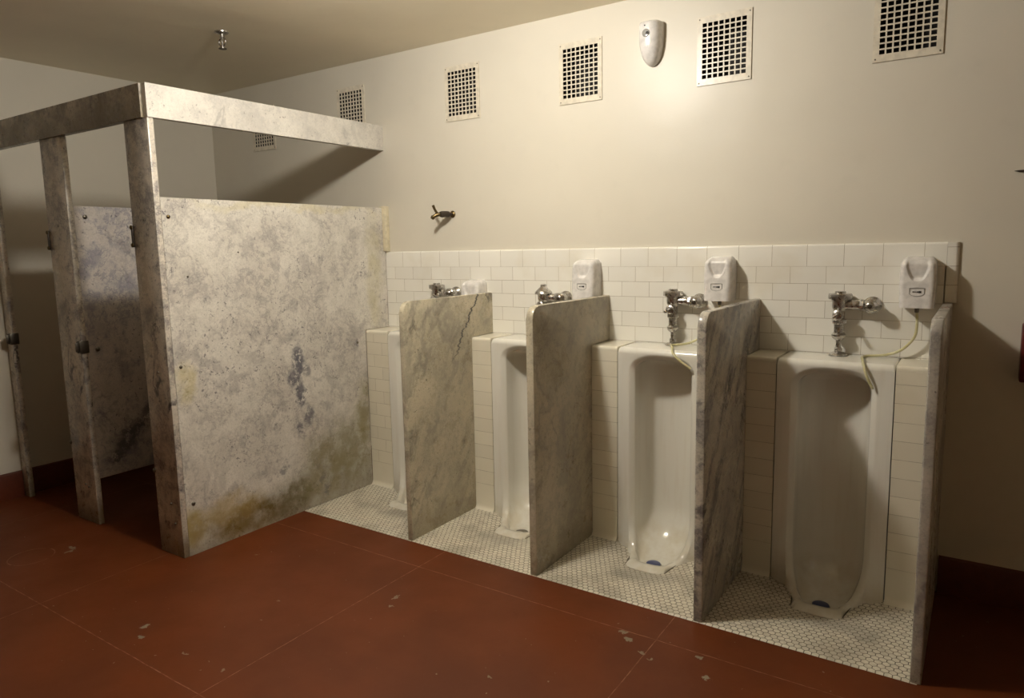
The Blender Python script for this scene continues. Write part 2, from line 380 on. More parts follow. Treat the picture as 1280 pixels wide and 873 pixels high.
def floor():
    bm = bmesh.new()
    add_box(bm, XL - .1, XR + .1, YB - .1, YE - .004, -.12, 0)
    add_box(bm, XL - .1, -.002, YE - .004, .0, -.12, 0); add_box(bm, 3.1, XR + .1, YE - .004, .0, -.12, 0)
    return struct(obj('floor', bm, 'floor', smooth=False))
floor()
def dish(x, y):
    return sum(-.030 * math.exp(-((x - c) / .17) ** 2 - ((y + .37) / .15) ** 2) for c in UX)
def hexfloor():
    bm = bmesh.new(); nx, ny = 180, 40; V = []
    for j in range(ny + 1):
        y = YE + (YS + .03 - YE) * j / ny
        V.append([bm.verts.new((-.002 + 3.102 * i / nx, y, .001 + dish(-.002 + 3.102 * i / nx, y))) for i in range(nx + 1)])
    grid_faces(bm, V)
    def hw(y): return .075 + max(0, (y + .36)) * .55 if y > -.405 else 0
    kill = [f for f in bm.faces if any(abs(f.calc_center_median().x - c) < hw(f.calc_center_median().y) for c in UX)]
    bmesh.ops.delete(bm, geom=kill, context='FACES')
    o = obj('trim_1', bm, 'hex'); o.modifiers.new('thick', 'SOLIDIFY').thickness = .05
    o.modifiers['thick'].offset = -1
    return struct(o, 'white hexagonal mosaic floor strip in front of the urinals')
hexfloor()
# baseboards
def base_profile(): return [(0, 0), (.014, 0), (.014, .146), (.010, .158), (0, .163)]
struct(obj('baseboard_left', prism([(XL + a, b) for a, b in base_profile()], YB, 0, 1), 'baseboard_paint'))
struct(obj('baseboard_right', prism([(-a, b) for a, b in base_profile()], 3.118, XR, 0), 'baseboard_paint'))
struct(obj('baseboard_back', prism([(-a, b) for a, b in base_profile()], XL + .014, -.03, 0), 'baseboard_paint'))
# tiled wainscot: field, bullnose top course, bullnose right end
wt = struct(obj('trim_2', box(.0, 3.0775, YT, 0, 1.0, 1.387), 'wall_tile', smooth=False), 'cream glazed tile wainscot behind the flush valves')
def cap_prof(y0, z0, z1, r):
    return [(0, z0), (y0, z0)] + [(y0 + r - r * math.cos(a), z1 - r + r * math.sin(a)) for a in [PI / 2 * k / 5 for k in range(6)]] + [(0, z1)]
obj('cap_tile', prism(cap_prof(YT, 1.3872, ZW, .010), .0, 3.082, 0), 'tile_cap', wt)
def end_prof(): # x,y
    r = .014
    return [(3.083, 0), (3.083, YT)] + [(3.124 - r + r * math.sin(a), YT + r - r * math.cos(a)) for a in [PI / 2 * k / 5 for k in range(6)]] + [(3.124, 0)]
obj('edge_tile', prism(end_prof(), 1.2395, ZW - .001, 2), 'tile_edge', wt)
# tiled piers beside the urinals
def pier(n, x0, x1, label, mat='pier_tile'):
    o = struct(obj('trim_%d' % n, box(x0, x1, YS, YT, .154, .9785), mat, smooth=False), label)
    r = .014
    pr = [(YT, .979), (YS, .979)] + [(YS + r - r * math.cos(a), ZS - r + r * math.sin(a)) for a in [PI / 2 * k / 5 for k in range(6)]] + [(YT, ZS)]
    obj('cap_tile', prism(pr, x0, x1, 0), 'pier_plain', o)
    obj('base_tile', prism([(YT, 0), (YS - .016, 0), (YS - .010, .006), (YS - .003, .016), (YS, .03), (YS, .1532), (YT, .1532)], x0, x1, 0), 'pier_plain', o)
edges = [(.0, PX[0][0]), (PX[0][1], PX[1][0]), (PX[1][1], PX[2][0]), (PX[2][1], PX[3][0])]
k = 3
for i, (a, b) in enumerate(edges):
    w = ['first', 'second', 'third', 'fourth'][i]
    pier(k, a + .001, UX[i] - W - .004, 'cream tiled pier left of the %s urinal' % w, 'pier_tile_wide' if i == 0 else 'pier_tile')
    pier(k + 1, UX[i] + W + .004, b - .001, 'cream tiled pier right of the %s urinal' % w); k += 2
# painted batten closing the gap between stall panel and wall
struct(obj('trim_%d' % k, box(-.028, .026, -.034, 0, ZW + .003, 1.772, bev=.004), 'cream_trim'), 'cream painted batten between the stall panel and the wall'); k += 1
# a raised lip in the plaster at the far right
bm = bmesh.new()
add_tube(bm, [(3.284, -.001, 1.7485), (3.30, -.004, 1.747), (3.34, -.005, 1.746), (3.42, -.005, 1.745), (3.47, -.001, 1.744)], [.0006, .004, .0055, .0055, .0006], 8)
o = obj('plaster_crack', bm, 'dark_bronze', wb); o['label'] = 'dark lens-shaped crack in the plaster'
# ------------------------------------------------------------------ urinals
def urinal_bm():
    bm = bmesh.new()
    w, D, zb, z1, zt, nexp = .1415, .186, .17, .872, .947, 2.7
    NT_ = 28; ths = [PI * i / NT_ for i in range(NT_ + 1)]        # theta from +x to -x
    ring = [(.027, 0.0), (.0235, .0012), (.014, .0085), (.005, .016), (.0012, .020)]  # offset, y displacement (positive is inward to the wall)
    zr = .975
    rows = []
    def interior(wz, yfac, z):
        out = []
        for th in ths:
            s = math.sin(th) ** .62
            out.append(Vector((wz * math.cos(th), YS + .025 + (D - .025) * s * yfac, z)))
        return out
    def ringpts(sx, ox, oz, nx, nz, yo=0):
        return [Vector((sx * (ox + nx * e), YS + dy, min(oz + nz * e, zr))) for e, dy in ring]
    def assemble(outerR, ringR, inner, ringL, outerL): rows.append([outerR] + ringR + inner + ringL[::-1] + [outerL])
    SIL = [(.060, -.338, -.036, .012), (.062, -.350, -.017, .014), (.066, -.358, -.009, .016), (.074, -.380, -.006, .018), (.083, -.404, -.010, .018), (.088, -.418, -.020, .018), (.089, -.421, -.065, .018)]
    # where the rim rings land on the floor, outer to inner (x, y, z)
    RT = [(.140, -.318, -.055), (.130, -.318, -.018), (.108, -.318, -.008), (.084, -.320, -.010), (.066, -.322, -.028)]
    for m in range(len(SIL) - 1, -1, -1):
        xh, y, z, bb = SIL[m]; f = (m + 1) / len(SIL)
        inner = [Vector((xh * math.cos(th), y - bb * math.sin(th), z)) for th in ths]
        def rg(sx):
            out = []
            for i, q in enumerate(RT):
                k = 4 - i
                x = q[0] + (xh + .0025 * (k + 1) - q[0]) * min(1, f * 1.15); zz = z if i > 1 else min(z, q[2])
                if m < 3: zz = max(zz, q[2]) if i > 1 else q[2]
                out.append(Vector((sx * x, y + .0015 * (k + 1), zz)))
            return out
        rr, rl = rg(1), rg(-1)
        assemble(rr[0].copy(), rr, inner, rl, rl[0].copy())
    NP = 10
    for j in range(NP, -1, -1):
        psi = PI / 2 * j / NP; hz = 1 - math.cos(psi); vt = 1 - math.sin(psi)
        P0 = interior(w, 1, zb); inner = []
        for th, p in zip(ths, P0):
            T = Vector((.058 * math.cos(th), -.328 + .045 * math.sin(th), -.046))
            q = p.lerp(T, hz); q.z = T.z + (zb - T.z) * vt; inner.append(q)
        def rg(s):
            out = []
            for (e, dy), T in zip(ring, RT):
                p = Vector((w + e, YS + dy, zb)); t3 = Vector(T); q = p.lerp(t3, hz); q.z = T[2] + (zb - T[2]) * vt; q.x *= s; out.append(q)
            return out
        zo = -.05 + (zb + .05) * (1 - j / NP)
        assemble(Vector((W, YS, zo)), rg(1), inner, rg(-1), Vector((-W, YS, zo)))
    for i in range(1, 13):
        z = zb + (z1 - zb) * i / 12
        assemble(Vector((W, YS, z)), ringpts(1, w, z, 1, 0), interior(w, 1, z), ringpts(-1, w, z, 1, 0), Vector((-W, YS, z)))
    NPH = 26; snapped = False
    for j in range(1, NPH + 1):
        ph = PI / 2 * (j / NPH) ** .8
        b = math.sin(ph); a = max(0.0, 1 - b ** nexp) ** (1 / nexp)
        if j == NPH: a, b = 0.0, 1.0
        wz = w * a; z = z1 + (zt - z1) * b
        inner = []
        for th in ths:
            rr = (abs(a * math.cos(th)) ** nexp + b ** nexp)
            # depth shrinks under the hood
            dep = math.sin(th) ** .62 * math.sqrt(max(0, 1 - b ** 3.2))
            inner.append(Vector((wz * math.cos(th), YS + .025 + (D - .025) * dep, z - .012 * 0)))
        gx = (a ** (nexp - 1)) / w if a > 0 else 0; gz = (b ** (nexp - 1)) / (zt - z1); L = math.hypot(gx, gz); gx /= L; gz /= L
        dx, dz = wz, z - z1
        tt = min(W / dx if dx > 1e-6 else 1e9, (zr - z1) / dz)
        ox, oz = dx * tt, z1 + dz * tt
        if not snapped and oz >= zr - 1e-4: ox, snapped = W, True
        assemble(Vector((ox, YS, oz)), ringpts(1, wz, z, gx, gz), inner, ringpts(-1, wz, z, gx, gz), Vector((-ox, YS, oz)))
    V = [[bm.verts.new(p) for p in r] for r in rows]
    grid_faces(bm, V)
    # rounded top slab and sides
    r = .025; prof = [(YS, zr)] + [(YS + r - r * math.cos(a), ZS - r + r * math.sin(a)) for a in [PI / 2 * k / 7 for k in range(1, 8)]] + [(YT - .006, ZS + .002)]
    xs = [-W, -W + .002, -W + .006, -W + .014] + [-W + .014 + (2 * W - .028) * k / 8 for k in range(1, 8)] + [W - .014, W - .006, W - .002, W]
    drop = {0: .010, 1: .005, 2: .002, 3: 0}
    T = [[bm.verts.new((x, y, z - (drop.get(min(i, len(xs) - 1 - i), 0) if k > 0 else 0))) for k, (y, z) in enumerate(prof)] for i, x in enumerate(xs)]
    grid_faces(bm, T)
    for s in (0, -1):
        x = xs[s]; low = [bm.verts.new((x, YS, -.05)), bm.verts.new((x, YT - .006, -.05))]
        bm.faces.new([low[0]] + T[s] + [low[1]])
    bmesh.ops.remove_doubles(bm, verts=bm.verts[:], dist=.0004)
    return bm
ULAB = ['white porcelain stall urinal nearest the tall marble stall panel', 'white porcelain stall urinal between the first and second low marble dividers',
        'white porcelain stall urinal with its yellow hose reaching from behind the veined divider', 'white porcelain stall urinal at the right end, its basin mostly in shadow']
def make_urinal():
    t = thing('urinal', ULAB[0], 'urinal', (UX[0], 0, 0), 'stall urinals along the tiled wall')
    obj('urinal_body', urinal_bm(), 'porcelain', t, angle=50)
    for sx in (-1, 1):
        bm = bmesh.new(); pts = spline([(sx * W, YS - .002, 0), (sx * .175, YS - .010, 0), (sx * .140, YS - .040, 0), (sx * .116, YS - .095, 0), (sx * .104, YS - .150, 0), (sx * .100, YS - .190, 0)], 6)
        for q in pts: q.z = dish(UX[0] + q.x, q.y) + .0015
        add_tube(bm, pts, [.0012 + .0022 * math.sin(PI * (i + .5) / len(pts)) for i in range(len(pts))], 6)
        o = obj('joint_line', bm, 'caulk', t); o['label'] = 'dark open joint around the base'
    bm = bmesh.new(); add_lathe(bm, [(.034, 0), (.036, .002), (.033, .004), (.006, .0035)], (0, -.296, -.0475), seg=24)
    o = obj('drain_strainer', bm, 'dull_steel', t); o['label'] = 'dull metal drain strainer'
    return t
u0 = make_urinal()
for i in range(1, 4):
    c = copy_tree(u0); c.location.x = UX[i]; c['label'] = ULAB[i]
for i, lab in ((2, 'blue deodorizer puck on the drain of the third urinal'), (3, 'blue deodorizer puck on the drain of the rightmost urinal')):
    tag(obj('deodorizer_puck', lathe([(.030, 0), (.034, .003), (.034, .008), (.029, .011), (.008, .012)], (0, 0, 0), seg=24), 'blue_gel', loc=(UX[i], -.305, -.043)), lab, 'deodorizer', 'deodorizer pucks')
# ------------------------------------------------------------------ marble dividers between the urinals
def divider_bm(x0, x1, r=.055):
    h = (x1 - x0) / 2; yb = YT if x1 < 3.1 else -.0005
    pts = [(yb, 0), (yb, ZP)]
    if x1 < 3.1: pts = [(YS + .0005, 0), (YS + .0005, ZS + .001), (YT, ZS + .001), (YT, ZP)]
    pts += [(YE + r - r * math.sin(a), ZP - r + r * math.cos(a)) for a in [PI / 2 * k / 8 for k in range(9)]] + [(YE, 0)]
    bm = prism(pts, -h, h, 0)
    es = [e for e in bm.edges if abs(e.verts[0].co.x - e.verts[1].co.x) < 1e-6 and min(v.co.y for v in e.verts) < YS - .01 and max(v.co.z for v in e.verts) > .01]
    es = [e for e in es if not all(v.co.y > YS - .001 for v in e.verts)]
    bmesh.ops.bevel(bm, geom=es, offset=.005, segments=2, profile=.5, affect='EDGES')
    return bm
for (a, b), mat, lab in zip(PX, ('marble_green_crack', 'marble_green', 'marble_veined', 'marble_grey'),
    ('low olive marble divider with a dark crack, nearest the stall', 'low plain greenish marble divider, second out from the tall stall panel',
     'low grey marble divider with diagonal dark veins, left of the rightmost urinal', 'low marble divider at the right end, seen nearly edge on')):
    tag(obj('urinal_divider', divider_bm(a, b), mat, loc=((a + b) / 2, 0, .002)), lab, 'partition', 'low marble dividers between urinals')
# ------------------------------------------------------------------ toilet stall
YF, ZB0, ZB1, ZQ = -1.524, 2.12, 2.2724, 1.762
def bolt(parent, p, axis, r=.009, mat='dull_steel', name='bolt'):
    return obj(name, lathe([(r, 0), (r, .003), (r * .7, .006), (r * .2, .0072)], p, axis, 14), mat, parent)
pn = prism([(-1.494, 0), (YS - .001, 0), (YS - .001, ZS + .002), (YT - .001, ZS + .002), (YT - .001, ZW + .002), (-.036, ZW + .002), (-.036, ZQ), (-1.494, ZQ)], -.031, -.002, 0)
pan = tag(obj('stall_partition', pn, 'marble_panel', smooth=False), 'tall mottled white marble panel closing the right side of the toilet stall', 'partition')
for (y, z, r, m) in ((-1.462, 1.672, .009, 'brass'), (-1.462, .953, .008, 'dull_steel'), (-1.455, .262, .010, 'dull_steel'), (-1.388, 1.387, .005, 'dull_steel'), (-1.10, 1.50, .004, 'dull_steel'), (-.30, .93, .008, 'dull_steel')):
    bolt(pan, (-.002, y, z), (1, 0, 0), r, m)
inn = tag(obj('stall_partition', box(-.863, -.834, -1.494, -.002, .26, ZQ, bev=.002), 'marble_divider', smooth=False), 'grey veined marble panel inside the stall, raised off the floor, half in shadow', 'partition')
for z in (1.705, .985): bolt(inn, (-.834, -1.44, z), (1, 0, 0), .012, 'dull_steel')
def hinge(parent, x, z, y):
    o = obj('hinge', box(x - .004, x + .010, y - .009, y, z - .052, z + .052, bev=.003), 'dark_bronze', parent); o['label'] = 'dark empty hinge bracket'
    for s in (-1, 1): bolt(o, (x + .005, y - .009, z + s * .042), (0, -1, 0), .011, 'brass', 'screw')
def keeper(parent, x, z, y):
    bm = bmesh.new()
    add_box(bm, x - .024, x + .002, y - .010, y, z - .034, z + .034, .002); add_box(bm, x, x + .009, y - .012, y + .036, z - .034, z + .034, .002)
    add_box(bm, x - .006, x + .003, y - .030, y - .008, z - .024, z + .026, .002)
    o = obj('latch_keeper', bm, 'dull_steel', parent); o['label'] = 'dull metal latch keeper'
    for s in (-1, 1): bolt(o, (x - .016, y - .010, z + s * .026), (0, -1, 0), .005, 'dark_bronze', 'screw')
def pilaster(x0, x1, label, h=ZB0):
    bm = box(0, x1 - x0, 0, .030, 0, h, bev=.003)
    return tag(obj('stall_pilaster', bm, 'marble_pilaster', loc=(x0, YF, 0)), label, 'pilaster', 'marble stall pilasters')
p1 = pilaster(-.2075, -.002, 'marble pilaster at the outer front corner of the stall')
p2 = pilaster(-1.070, -.833, 'middle marble pilaster of the stall with a metal latch keeper')
p3 = pilaster(XL + .016, -1.692, 'narrow marble pilaster against the left wall')
hinge(p1, .0, 1.585, 0); bolt(p1, (.002, 0, .42), (0, -1, 0), .012, 'dull_steel')
for x, z in ((.11, 1.66), (.115, .93), (.13, .27), (.155, .17)): bolt(p1, (x, 0, z), (0, -1, 0), .006, 'dull_steel')
hinge(p2, .0, 1.585, 0); bolt(p2, (.002, 0, .445), (0, -1, 0), .011, 'dull_steel'); keeper(p2, .237, 1.006, 0)
for x, z in ((.12, 1.66), (.13, .22), (.165, .21)): bolt(p2, (x, 0, z), (0, -1, 0), .006, 'dull_steel')
keeper(p3, .071, 1.003, 0)
tag(obj('header_beam', box(-.031, .003, 0, 1.524, 0, ZB1 - ZB0, bev=.002), 'marble_header', loc=(0, YF, ZB0), smooth=False), 'bright marble header beam running from the stall corner back to the wall', 'beam', 'marble header beams')
tag(obj('header_beam', box(XL, -.033, -.010, .026, 0, ZB1 - ZB0, bev=.002), 'marble_pilaster', loc=(0, YF, ZB0), smooth=False), 'dim marble header beam across the front of the stall', 'beam', 'marble header beams')
# ------------------------------------------------------------------ flush valves
def nut(bm, r, h0, h1, org, axis, n=8): add_lathe(bm, [(r * .92, h0), (r, h0 + .003), (r, h1 - .003), (r * .92, h1)], org, axis, n)
def valve(x, z0, label, dome=False, y=-.056):
    t = thing('flush_valve', label, 'flush valve', (x, y, z0), 'chrome flush valves')
    bm = bmesh.new()  # z measured from the urinal top
    if not dome:
        add_lathe(bm, [(.030, .243), (.047, .246), (.048, .250), (.048, .266), (.044, .270), (.023, .2705), (.022, .279), (.018, .280)], seg=12)
    else:
        add_lathe(bm, [(.030, .236), (.046, .239), (.049, .244), (.046, .252), (.034, .264), (.024, .274), (.018, .279), (.016, .281), (.016, .291), (.013, .293)], seg=32)
    obj('valve_cap', bm, 'chrome', t, angle=30)
    bm = bmesh.new()
    add_lathe(bm, [(.024, .158), (.0215, .164), (.0215, .196), (.029, .203), (.031, .212), (.031, .236), (.036, .243), (.036, .2445)])
    add_lathe(bm, [(.021, .0), (.021, .060), (.019, .066)], (.018, 0, .221), (1, 0, 0))
    obj('valve_body', bm, 'chrome', t)
    bm = bmesh.new(); nut(bm, .026, .066, .084, (.012, 0, .221), (1, 0, 0)); add_lathe(bm, [(.017, .084), (.017, .096)], (.012, 0, .221), (1, 0, 0)); nut(bm, .021, .094, .104, (.012, 0, .221), (1, 0, 0), 24)
    obj('coupling', bm, 'chrome', t, angle=25)
    bm = bmesh.new()
    add_lathe(bm, [(.036, -.056 + .017), (.036, -.048 + .017), (.030, -.042 + .017), (.024, -.036 + .017), (.024, .020), (.029, .022), (.029, .034), (.022, .040), (.018, .048), (.010, .052)], (.122, .0, .221), (0, -1, 0))
    add_lathe(bm, [(.0165, .0), (.0165, .022)], (.106, 0, .221), (-1, 0, 0))
    st = obj('control_stop', bm, 'chrome', t)
    obj('stop_screw', lathe([(.009, 0), (.009, .004), (.004, .005)], (.122, -.051, .221), (0, -1, 0), 12), 'dull_steel', st)
    bm = bmesh.new()
    add_lathe(bm, [(.019, .015), (.019, .032), (.022, .034), (.022, .042), (.014, .047)], (0, 0, .180), (0, -1, 0))
    add_tube(bm, [(0, -.044, .180), (-.003, -.070, .178), (-.005, -.088, .175)], [.006, .0055, .0075], 12)
    add_lathe(bm, [(.004, -.004), (.0085, 0), (.0085, .008), (.005, .011)], (-.005, -.084, .1755), (-.06, -1, -.1), 14)
    obj('handle', bm, 'chrome', t)
    bm = bmesh.new(); nut(bm, .029, .138, .160, (0, 0, 0), (0, 0, 1), 8)
    add_lathe(bm, [(.0205, .088), (.0205, .139)]); add_lathe(bm, [(.016, .068), (.026, .078), (.029, .084), (.029, .092), (.024, .097), (.0205, .100)])
    obj('vacuum_breaker', bm, 'chrome', t, angle=28)
    bm = bmesh.new(); add_lathe(bm, [(.0105, .020), (.0105, .072)]); nut(bm, .0165, .016, .034, (0, 0, 0), (0, 0, 1), 8)
    add_lathe(bm, [(.038, .002), (.039, .005), (.034, .011), (.022, .016), (.0105, .018)])
    obj('flush_tube', bm, 'chrome', t, angle=30)
    return t
valve(.447, 1.012, 'chrome flush valve half hidden behind the cracked olive divider')
valve(1.205, 1.000, 'chrome flush valve with a domed cap above the second urinal', dome=True)
valve(1.948, 1.000, 'chrome flush valve left of the dispenser, its pipe ending behind the veined divider')
valve(2.700, 1.002, 'fully visible chrome flush valve above the rightmost urinal')
# ------------------------------------------------------------------ wall dispensers
def disp_cover_bm():
    # loft: local x centre, y from wall (0 = wall tile) outward negative, z from bottom 0 to top H
    bm = bmesh.new(); H, D = .205, .108; NXx, NZz = 44, 60; V = []
    def hw(z):
        t = z / H; w = .0615 + .0035 * math.sin(PI * min(1, t * 1.02)); 
        if t > .80: w *= math.sqrt(max(.0, 1 - ((t - .80) / .26) ** 2.6))
        return w
    def dp(z):
        t = z / H; d = D * (1 - .10 * t)
        if t > .82: d *= math.sqrt(max(.0, 1 - ((t - .82) / .20) ** 2.4))
        return max(d, .02)
    def rec(x, z):
        zb, zt = .108, .200
        if z < zb: return 0
        s = (z - zb) / (zt - zb); wid = .047 * min(1, s * 1.6) ** .42 * (1 - .08 * s)
        if wid < 1e-5: return 0
        f = 1 - abs(x) / wid
        if f <= 0: return 0
        e = min(1, f / .30); e = e * e * (3 - 2 * e); u = min(1, s / .16); u = u * u * (3 - 2 * u)
        return .020 * e * u * max(0, 1 - s * .85)
    for j in range(NZz + 1):
        z = H * j / NZz; w, d = hw(z), dp(z); row = [bm.verts.new((-w * .97, 0, z))]
        for k in range(1, 4): row.append(bm.verts.new((-w, -(d - .02) * k / 3, z)))
        r = min(.020, w * .4)
        for k in range(1, 6):
            a = PI / 2 * k / 6; row.append(bm.verts.new((-w + r - r * math.cos(a), -(d - .02) - .02 * math.sin(a), z)))
        for i in range(NXx + 1):
            x = -w + r + (2 * w - 2 * r) * i / NXx; row.append(bm.verts.new((x, -d + rec(x, z), z)))
        for k in range(5, 0, -1):
            a = PI / 2 * k / 6; row.append(bm.verts.new((w - r + r * math.cos(a), -(d - .02) - .02 * math.sin(a), z)))
        for k in range(3, 0, -1): row.append(bm.verts.new((w, -(d - .02) * k / 3, z)))
        row.append(bm.verts.new((w * .97, 0, z))); V.append(row)
    grid_faces(bm, V); bm.faces.new(V[0]); bm.faces.new(V[-1])
    return bm
def make_dispenser(label, loc):
    t = thing('mounted_dispenser', label, 'dispenser', loc, 'white wall dispensers')
    obj('cover', disp_cover_bm(), 'white_plastic', t, angle=55)
    o = obj('back_plate', box(-.061, .061, -.010, .0, .004, .190, bev=.003), 'white_plastic', t)
    # shield-shaped emblem outline and the tiny mark inside
    y = -.108 * .97 - .0008; cz = .066
    pts = [(-.026, .014), (-.010, .0155), (.010, .0155), (.026, .014), (.026, -.008), (.018, -.015), (0, -.018), (-.018, -.015), (-.026, -.008)]
    bm = bmesh.new()
    for i in range(len(pts)):
        a, b = pts[i], pts[(i + 1) % len(pts)]
        d = Vector((b[0] - a[0], b[1] - a[1])).normalized() * .0009; n = Vector((-d.y, d.x))
        q = [(a[0] - d.x + n.x, a[1] - d.y + n.y), (b[0] + d.x + n.x, b[1] + d.y + n.y), (b[0] + d.x - n.x, b[1] + d.y - n.y), (a[0] - d.x - n.x, a[1] - d.y - n.y)]
        add_prism(bm, [(u, v + cz) for u, v in q], y - .0012, y + .004, 1)
    obj('emblem_outline', bm, 'grey_lens', t, smooth=False)
    bm = bmesh.new()
    for x0, x1, h in ((-.015, -.0115, .0026), (-.0105, -.0075, .0022), (-.0065, -.0035, .0024), (-.001, .008, .0028), (.006, .0155, .0045)):
        add_box(bm, x0, x1, y - .0012, y + .004, cz - h, cz + h * .8, .0008)
    obj('emblem_mark', bm, 'black_ink', t, smooth=False)
    obj('nozzle', lathe([(.0075, -.022), (.0085, -.018), (.0085, .004)], (.0, -.050, 0), seg=14), 'dull_steel', t)
    return t
DL = ['white plastic dispenser mostly hidden behind the cracked olive divider', 'white plastic dispenser rising behind the second divider',
      'white plastic dispenser just right of the third flush valve, above the veined divider', 'white plastic dispenser at the right end with a curling yellow hose']
DP = [(.735, YT, 1.108), (1.476, YT, 1.222), (2.181, YT, 1.230), (2.990, YT, 1.222)]
d0 = make_dispenser(DL[0], DP[0]); disp = [d0]
for i in range(1, 4):
    c = copy_tree(d0); c.location = DP[i]; c['label'] = DL[i]; disp.append(c)
def hose(parent, pts, r=.0056):
    L = Vector(parent.location); bm = bmesh.new(); add_tube(bm, [p - L for p in spline(pts, 12)], r, 10)
    o = obj('hose', bm, 'hose_vinyl', parent); o['label'] = 'thin yellowish clear plastic hose'
    bm = bmesh.new(); p, q = Vector(pts[-1]) - L, Vector(pts[-2]) - L; add_lathe(bm, [(.004, -.012), (.0055, -.010), (.0055, .004), (.003, .006)], p, (p - q), 12)
    f = obj('hose_tip', bm, 'hose_vinyl', o)
hose(disp[3], [(2.990, -.066, 1.210), (2.993, -.064, 1.150), (2.985, -.060, 1.095), (2.940, -.050, 1.040), (2.880, -.045, 1.014), (2.815, -.060, 1.008), (2.803, -.110, 1.008), (2.815, -.190, 1.010), (2.826, -.236, .990), (2.842, -.245, .945), (2.860, -.236, .905)])
hose(disp[2], [(2.181, -.066, 1.214), (2.176, -.062, 1.150), (2.130, -.055, 1.075), (2.070, -.048, 1.035), (2.020, -.070, 1.014), (1.968, -.112, 1.010), (1.978, -.150, 1.011), (2.000, -.200, 1.010), (2.020, -.238, .988), (2.060, -.246, .955), (2.100, -.236, .925)])
# ------------------------------------------------------------------ air freshener
def freshener():
    t = thing('air_freshener', 'white rounded air freshener high on the wall between two vents', 'air freshener', (1.812, 0, 2.352))
    bm = bmesh.new(); H = .205; V = []; n = 44
    for j in range(33):
        s = j / 32; z = H * s
        w = .057 * (1 - (1 - s) ** 3.6) ** .55
        d = .080 * (1 - (1 - s) ** 3.6) ** .42
        if s > .90: q = math.sqrt(max(.0, 1 - ((s - .90) / .10) ** 2)); w *= .74 + .26 * q; d *= .66 + .34 * q
        w = max(w, .004); d = max(d, .008)
        row = []
        for k in range(n + 1):
            a = PI * k / n; ca, sa = math.cos(a), math.sin(a)
            row.append(bm.verts.new((w * math.copysign(abs(ca) ** .72, ca), -d * sa ** .62, z)))
        V.append(row)
    grid_faces(bm, V); bm.faces.new(V[0]); bm.faces.new(V[-1])
    for j in range(32): bm.faces.new((V[j][0], V[j + 1][0], V[j + 1][-1], V[j][-1]))
    obj('shell', bm, 'white_plastic', t, angle=50)
    ln = obj('sensor_ring', lathe([(.019, -.004), (.019, .0015), (.015, .003), (.004, .0022)], (-.004, -.0795, .143), (0, -1, 0)), 'grey_lens', t)
    obj('sensor_eye', lathe([(.0075, 0), (.0075, .003), (.003, .0045)], (.004, -.0815, .141), (0, -1, 0), 16), 'black_ink', ln)
    obj('indicator', lathe([(.0035, -.002), (.0035, .001), (.001, .0014)], (-.010, -.0800, .178), (0, -1, 0), 12), 'black_ink', t)
freshener()
# ------------------------------------------------------------------ vents
def make_vent():
    t = thing('wall_vent', 'x', 'vent', (VENTS[0][0], 0, VENTS[0][1]), 'square-grid wall vents')
    bm = bmesh.new(); nx, nz = 8, 11; gx0, gx1, gz0, gz1 = .021, VW - .021, .027, VH - .027; cx, cz = (gx1 - gx0) / nx, (gz1 - gz0) / nz; b = .0029
    xs = [0]; zs = [0]
    for i in range(nx): xs += [gx0 + cx * i + b, gx0 + cx * (i + 1) - b]
    for i in range(nz): zs += [gz0 + cz * i + b, gz0 + cz * (i + 1) - b]
    xs.append(VW); zs.append(VH); cache = {}
    def v(i, j):
        if (i, j) not in cache: cache[(i, j)] = bm.verts.new((xs[i], -.006, zs[j]))
        return cache[(i, j)]
    for i in range(len(xs) - 1):
        for j in range(len(zs) - 1):
            if i % 2 and j % 2: continue
            bm.faces.new((v(i, j), v(i + 1, j), v(i + 1, j + 1), v(i, j + 1)))
    r = bmesh.ops.extrude_face_region(bm, geom=bm.faces[:])
    for q in r['geom']:
        if isinstance(q, bmesh.types.BMVert): q.co.y = -.0006
    obj('grille', bm, 'grille_paint', t, smooth=False)
    bm = bmesh.new(); x0, x1, z0, z1, yb = .019, VW - .019, .023, VH - .023, .16
    f = [bm.verts.new(p) for p in ((x0, .0, z0), (x1, .0, z0), (x1, .0, z1), (x0, .0, z1))]; k = [bm.verts.new(p) for p in ((x0, yb, z0), (x1, yb, z0), (x1, yb, z1), (x0, yb, z1))]
    for i in range(4): bm.faces.new((f[i], f[(i + 1) % 4], k[(i + 1) % 4], k[i]))
    bm.faces.new(k); o = obj('duct', bm, 'duct_metal', t, smooth=False); o['label'] = 'dark duct behind the grille'
    for x, z in ((.010, .012), (VW - .010, .012), (.010, VH - .012), (VW - .010, VH - .012)):
        obj('screw', lathe([(.0035, 0), (.0035, .001), (.0015, .0018)], (x, -.006, z), (0, -1, 0), 10), 'dull_steel', t)
    return t
VL = ['white square-grid wall vent inside the stall, seen beneath the header beam', 'white square-grid wall vent whose lower part is hidden by the header beam', 'white square-grid wall vent above and right of the brass wall tap',
      'white square-grid wall vent just left of the air freshener', 'white square-grid wall vent just right of the air freshener', 'white square-grid wall vent at far right, cut by the top of the photo']
v0 = make_vent(); v0['label'] = VL[0]
for i in range(1, 6):
    c = copy_tree(v0); c.location = (VENTS[i][0], 0, VENTS[i][1]); c['label'] = VL[i]
